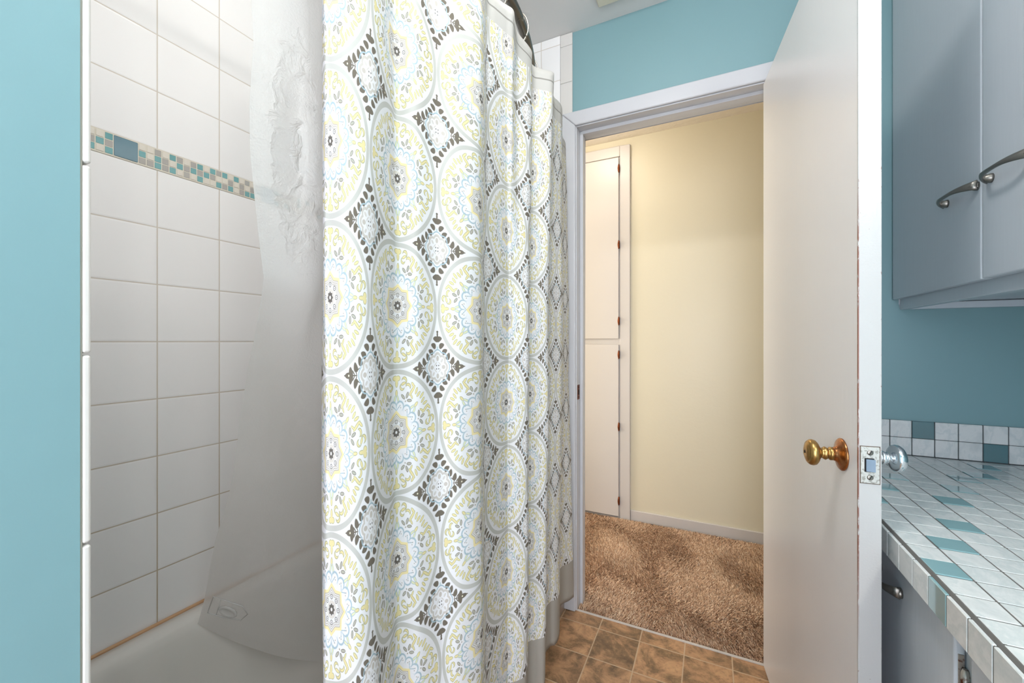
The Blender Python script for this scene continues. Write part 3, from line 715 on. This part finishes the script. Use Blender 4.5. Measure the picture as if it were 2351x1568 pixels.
# carpet pile
def carpet():
    rng = np.random.default_rng(3); N = 150000
    X0, X1, Y0, Y1 = -1.2, .8, YW+.008, YH-.034
    x = rng.uniform(X0, X1, N*2); y = rng.uniform(Y0, Y1, N*2)
    keep = ~((y < YW+.13) & ((x < OX0+.015) | (x > OX1-.015))) & (rng.uniform(0, 1, N*2) < np.where(x > .45, .15, np.where(x < -.75, .2, 1)))
    x = x[keep][:N]; y = y[keep][:N]; n = len(x)
    # tufts lean in broad brushed patches
    ang = 2.2*np.sin(x*4+y*3)+1.6*np.cos(y*6-x*5)+1.0*np.sin(x*17+y*11)+rng.normal(0, 1.0, n)
    lean = .4+.15*np.sin(x*7+2)*np.cos(y*6)+rng.uniform(0, .6, n)
    L_ = rng.uniform(.012, .020, n); w = rng.uniform(.0007, .0013, n)
    dx, dy = np.cos(ang)*lean, np.sin(ang)*lean
    wa = rng.uniform(0, 2*np.pi, n); wx, wy = np.cos(wa)*w, np.sin(wa)*w
    V = np.zeros((n, 7, 3)); 
    for k, (h, b, ww) in enumerate(((0, 0, 1), (.45, .22, 1.15), (.8, .62, .9), (.95, 1.0, 0))):
        cx = x+dx*L_*b; cy = y+dy*L_*b; cz = L_*h*np.where(lean > .6, .85, 1.0)
        if k < 3:
            V[:, 2*k] = np.stack([cx-wx*ww, cy-wy*ww, cz], 1); V[:, 2*k+1] = np.stack([cx+wx*ww, cy+wy*ww, cz], 1)
        else: V[:, 6] = np.stack([cx, cy, cz], 1)
    V[:, :, 2] = np.maximum(V[:, :, 2], 0)
    V[:, :, 1] = np.clip(V[:, :, 1], YW+.006, YH-.031)
    inn = V[:, :, 1] < YW+.13
    V[:, :, 0] = np.where(inn, np.clip(V[:, :, 0], JX0+.001, JX1-.001), V[:, :, 0])
    base = (np.arange(n)*7)[:, None]
    loops = (base+np.array([0, 1, 3, 2, 2, 3, 5, 4, 4, 5, 6])).ravel()
    tot = np.tile([4, 4, 3], n); start = np.concatenate([[0], np.cumsum(tot)[:-1]])
    me = bpy.data.meshes.new('carpet'); me.vertices.add(n*7); me.vertices.foreach_set('co', V.ravel())
    me.loops.add(len(loops)); me.loops.foreach_set('vertex_index', loops.astype(np.int32))
    me.polygons.add(n*3); me.polygons.foreach_set('loop_start', start.astype(np.int32)); me.polygons.foreach_set('loop_total', tot.astype(np.int32))
    me.update(); me.validate()
    g = G('brown_shag_pile'); P = g.pos()
    r = g.white(g.mapv(P, sc=(130, 130, 0))); n1 = g.noise(P, 5, 4)
    n = g.n.new('ShaderNodeNewGeometry').outputs['Random Per Island']
    c = g.ramp(n, [(0, srgb('#8f6d54')), (.3, srgb('#cba587')), (.75, srgb('#efcdaa')), (1, srgb('#fbe8ce'))])
    c = g.mix(g.mul(g.step(n1, .5, .36), .25), c, srgb('#8a6850'))
    me.materials.append(g.set(color=c, rough=.75, spec=.2))
    o = bpy.data.objects.new('carpet', me); COL.objects.link(o)
    tag(o, 'brown shag carpet on the hall floor beyond the doorway', 'carpet', kind='stuff')
carpet()

# ------------------------------------------------------------------ countertop with tiles
CT = .783; CX0 = .2985; PX = .0518; PY = .0527; Y0 = .6728
ctop = empty('countertop', (.57, .5, CT)); tag(ctop, 'white marble tiled countertop with scattered teal glass tiles', 'countertop')
yA = -.60
m = MB(); m.box(CX0+.0035, XR-.001, yA, YW-.001, .732, CT-.0010); m.box(CX0+.0006, CX0+.012, yA, YW-.0012, .7345, CT-.0006, bev=.003); m.box(CX0-.0026, CX0+.004, yA, YW-.0012, .7335, CT-.0050, bev=.0008)
m.build('grout_bed', GROUT, ctop)
glass = {(3, 17), (2, 15), (1, 14), (0, 12), (-1, 10), (-2, 7), (-3, 5), (-4, 3), (-2, 13), (-3, 11), (-4, 9), (4, 12), (3, 9), (2, 4), (5, 2), (0, -3), (-2, -8)}
m = MB()
for i in range(-4, 7):
    for j in range(-24, 19):
        x0 = .5013+i*PX; x1 = x0+PX; y0 = Y0+j*PY; y1 = min(y0+PY, YW-.011)
        if i == -4: x0 = CX0+.004
        x1 = min(x1, XR-.002)
        if y1-y0 < .012: continue
        g_ = (i, j) in glass; e = .0013
        m.box(x0+e, x1-e, y0+e+.0002, y1-e-.0002, CT-.006, CT+(.0008 if g_ else random.uniform(-.0001, .0001)), 1 if g_ else 0, bev=.0006)
for j in range(-24, 19):
    y0 = Y0+j*PY; y1 = min(y0+PY, YW-.011)
    if y1-y0 < .012: continue
    g_ = j in (2, 13, -6); m.box(CX0-.0035, CX0+.004, y0+.001, y1-.001, .7325, CT-.0042, 1 if g_ else 0, bev=.0012)
m.build('top_tiles', [MARB, TEALG], ctop)['label'] = 'white marble tiles with teal glass accents'
m = MB(); m.box(CX0+.002, XR-.001, YW-.008, YW-.001, CT-.001, .8885); m.build('backsplash_grout', plain('dark_grout', '#4d5253', .85), ctop)
m = MB()
for i in range(-4, 7):
    for k in (0, 1):
        x0 = .5013+i*PX; x1 = min(x0+PX, XR-.002); z0 = CT+.001+k*.0527
        if i == -4: x0 = CX0+.003
        g_ = (i, k) in ((1, 1), (4, 0), (-3, 0))
        m.box(x0+.0011, x1-.0011, YW-.0105, YW-.004, z0+.001, z0+.0522, 1 if g_ else 0, bev=.001)
m.build('backsplash_tiles', [MARB, glasstile('dark_teal_glass_tile', '#5b8087')], ctop)['label'] = 'two rows of small square backsplash tiles'

# ------------------------------------------------------------------ vanity cabinet below
HINGE = metal('paint_flecked_rust', '#b9b4ad', .45, '#6e4331', 130)
van = empty('vanity_cabinet', (.6, .6, 0)); tag(van, 'grey white vanity cabinet under the tiled countertop', 'vanity')
m = MB(); m.box(.3295, XR-.001, yA+.02, YW-.001, .09, .7315); m.box(.39, XR-.001, yA+.02, YW-.001, .0, .09)
m.build('body', CABW, van)
def pull(cx, cy, cz, L_, parent, name='handle'):
    """arched nickel pull, flared flat ends, running along y; cx = face it is screwed to, bulges to -x"""
    P = []; ab = []
    for k in range(21):
        s = k/20; a = s*2-1
        out = .004+.024*(1-abs(a)**3.2)
        P.append((cx-out, cy+a*L_/2, cz)); f = abs(a)
        ab.append((.0032+.0012*(1-f), .0036+.0068*f**2.2 if f > .25 else .0036+.0006*f))
    m = MB(); m.tube(P, 1, 14, flat=((-1, 0, 0) if False else (1, 0, 0), [(b, a) for a, b in ab]))
    for sgn in (-1, 1):
        m.lathe([(0, 0), (0, .0095), (.004, .009), (.012, .006), (.016, 0)], (cx, cy+sgn*L_*.44, cz-.001), (-1, 0, 0), 16)
    return m.build(name, NICKEL, parent)
for y0, y1, hy in ((.812, 1.235, 1.045), (1.245, 1.64, 1.44), (.335, .770, .55), (-.11, .325, .11), (-.56, -.12, -.34)):
    d = bx('cabinet_door', CABW, (.3165, .3290, y0, y1, .11, .712), van, bevel=.003)
    pull(.3165, hy, .668, .115, d)
    yh = y0 if y0 > .5 else y1
    for zz in (.648, .22):
        m = MB(); m.tube([(.3262, yh-.006, zz-.030), (.3262, yh-.006, zz+.010)], .0052, 12); m.tube([(.3262, yh-.006, zz+.010), (.3262, yh-.006, zz+.017)], [.0052, .003], 12)
        m.box(.3205, .3272, yh-.0014, yh+.0004, zz-.028, zz+.034, bev=.0004)
        hg = m.build('hinge', HINGE, d); hg['label'] = 'rusty hinge with worn paint'

# ------------------------------------------------------------------ wall cabinet above
wc = empty('wall_cabinet', (.69, 1.2, 1.23)); tag(wc, 'grey white wall cabinet above the counter, two tall doors', 'cabinet')
m = MB(); YC0 = .72; m.box(.5275, XR-.001, YC0, YW-.001, 1.250, ZC-.002)
m.box(.5275, .546, YC0, YW-.001, 1.2305, 1.250); m.box(.546, XR-.001, YW-.020, YW-.001, 1.2305, 1.250); m.box(.546, XR-.001, YC0, YC0+.018, 1.2305, 1.250)
m.build('body', CABW, wc, bevel=.0025)
for y0, y1, hc in ((1.1985, 1.662, 1.272), (.728, 1.1935, 1.100)):
    d = bx('cabinet_door', CABW, (.508, .5272, y0, y1, 1.262, 2.36), wc, bevel=.003)
    pull(.508, hc, 1.462, .140, d)

# ------------------------------------------------------------------ lamps
lamp = empty('ceiling_lamp', (-.20, .42, ZC)); tag(lamp, 'round glass ceiling lamp in the middle of the bathroom', 'lamp')
m = MB(); m.lathe([(0, 0), (0, .14), (.02, .14), (.022, .125), (.022, 0)], (-.20, .42, ZC-.0002), (0, 0, -1), 40); m.build('canopy', CHROME, lamp)
m = MB(); m.lathe([(.022, .122), (.04, .125), (.06, .105), (.075, .07), (.082, .03), (.083, 0)], (-.20, .42, ZC), (0, 0, -1), 36)
m.build('lamp_shade', emit('lit_lamp_glass', '#fffcf9', DOME), lamp)
vl = empty('vanity_light', (XR, -.35, 1.95)); tag(vl, 'chrome vanity light bar with globe bulbs', 'lamp')
bx('backplate', CHROME, (XR-.03, XR-.001, -.62, -.08, 1.90, 2.00), vl, bevel=.004)
for yy in (-.53, -.35, -.17):
    m = MB(); m.lathe([(0, .02), (.02, .02), (.02, 0)], (XR-.03, yy, 1.95), (-1, 0, 0), 16); m.build('socket', CHROME, vl)
    m = MB(); m.lathe([(.018, .012)]+[(.062-.042*math.cos(a), max(.0, .042*math.sin(a))) for a in [PI*k/14 for k in range(2, 15)]], (XR-.03, yy, 1.95), (-1, 0, 0), 24); m.build('bulb', emit('lit_bulb', '#fffbf6', BULB), vl)
hl = empty('hall_lamp', (-.62, 2.25, ZC)); tag(hl, 'round hall ceiling lamp beyond the doorway, hidden above the door head', 'lamp')
m = MB(); m.lathe([(0, .12), (.03, .12), (.05, .10), (.07, .05), (.075, 0)], (-.62, 2.25, ZC-.0125), (0, 0, -1), 32); o = m.build('lamp_shade', emit('lit_hall_glass', '#fff6ea', HALL), hl)
sl = empty('tub_fill_light', (-.95, .72, ZC)); tag(sl, 'added round ceiling fill light over the tub, out of view above the tiles', 'lamp')
m = MB(); m.lathe([(0, .095), (.006, .095), (.008, .080), (.004, .075)], (-.95, .72, ZC-.0002), (0, 0, -1), 36); m.build('trim_ring', WHITE, sl)
m = MB(); m.lathe([(.003, .076), (.012, .060), (.016, 0)], (-.95, .72, ZC-.0002), (0, 0, -1), 36); m.build('lens', emit('tub_fill_lens', '#fffaf2', TUB_FILL), sl)  # unseen lamp added to brighten the tub and its tiles
fan = empty('exhaust_vent', (-.26, 1.43, ZC)); tag(fan, 'beige exhaust vent cover in the ceiling near the doorway', 'vent')
m = MB(); m.box(-.392, -.13, 1.31, 1.578, ZC-.012, ZC-.0003, bev=.004)
m.build('cover', BISC, fan)
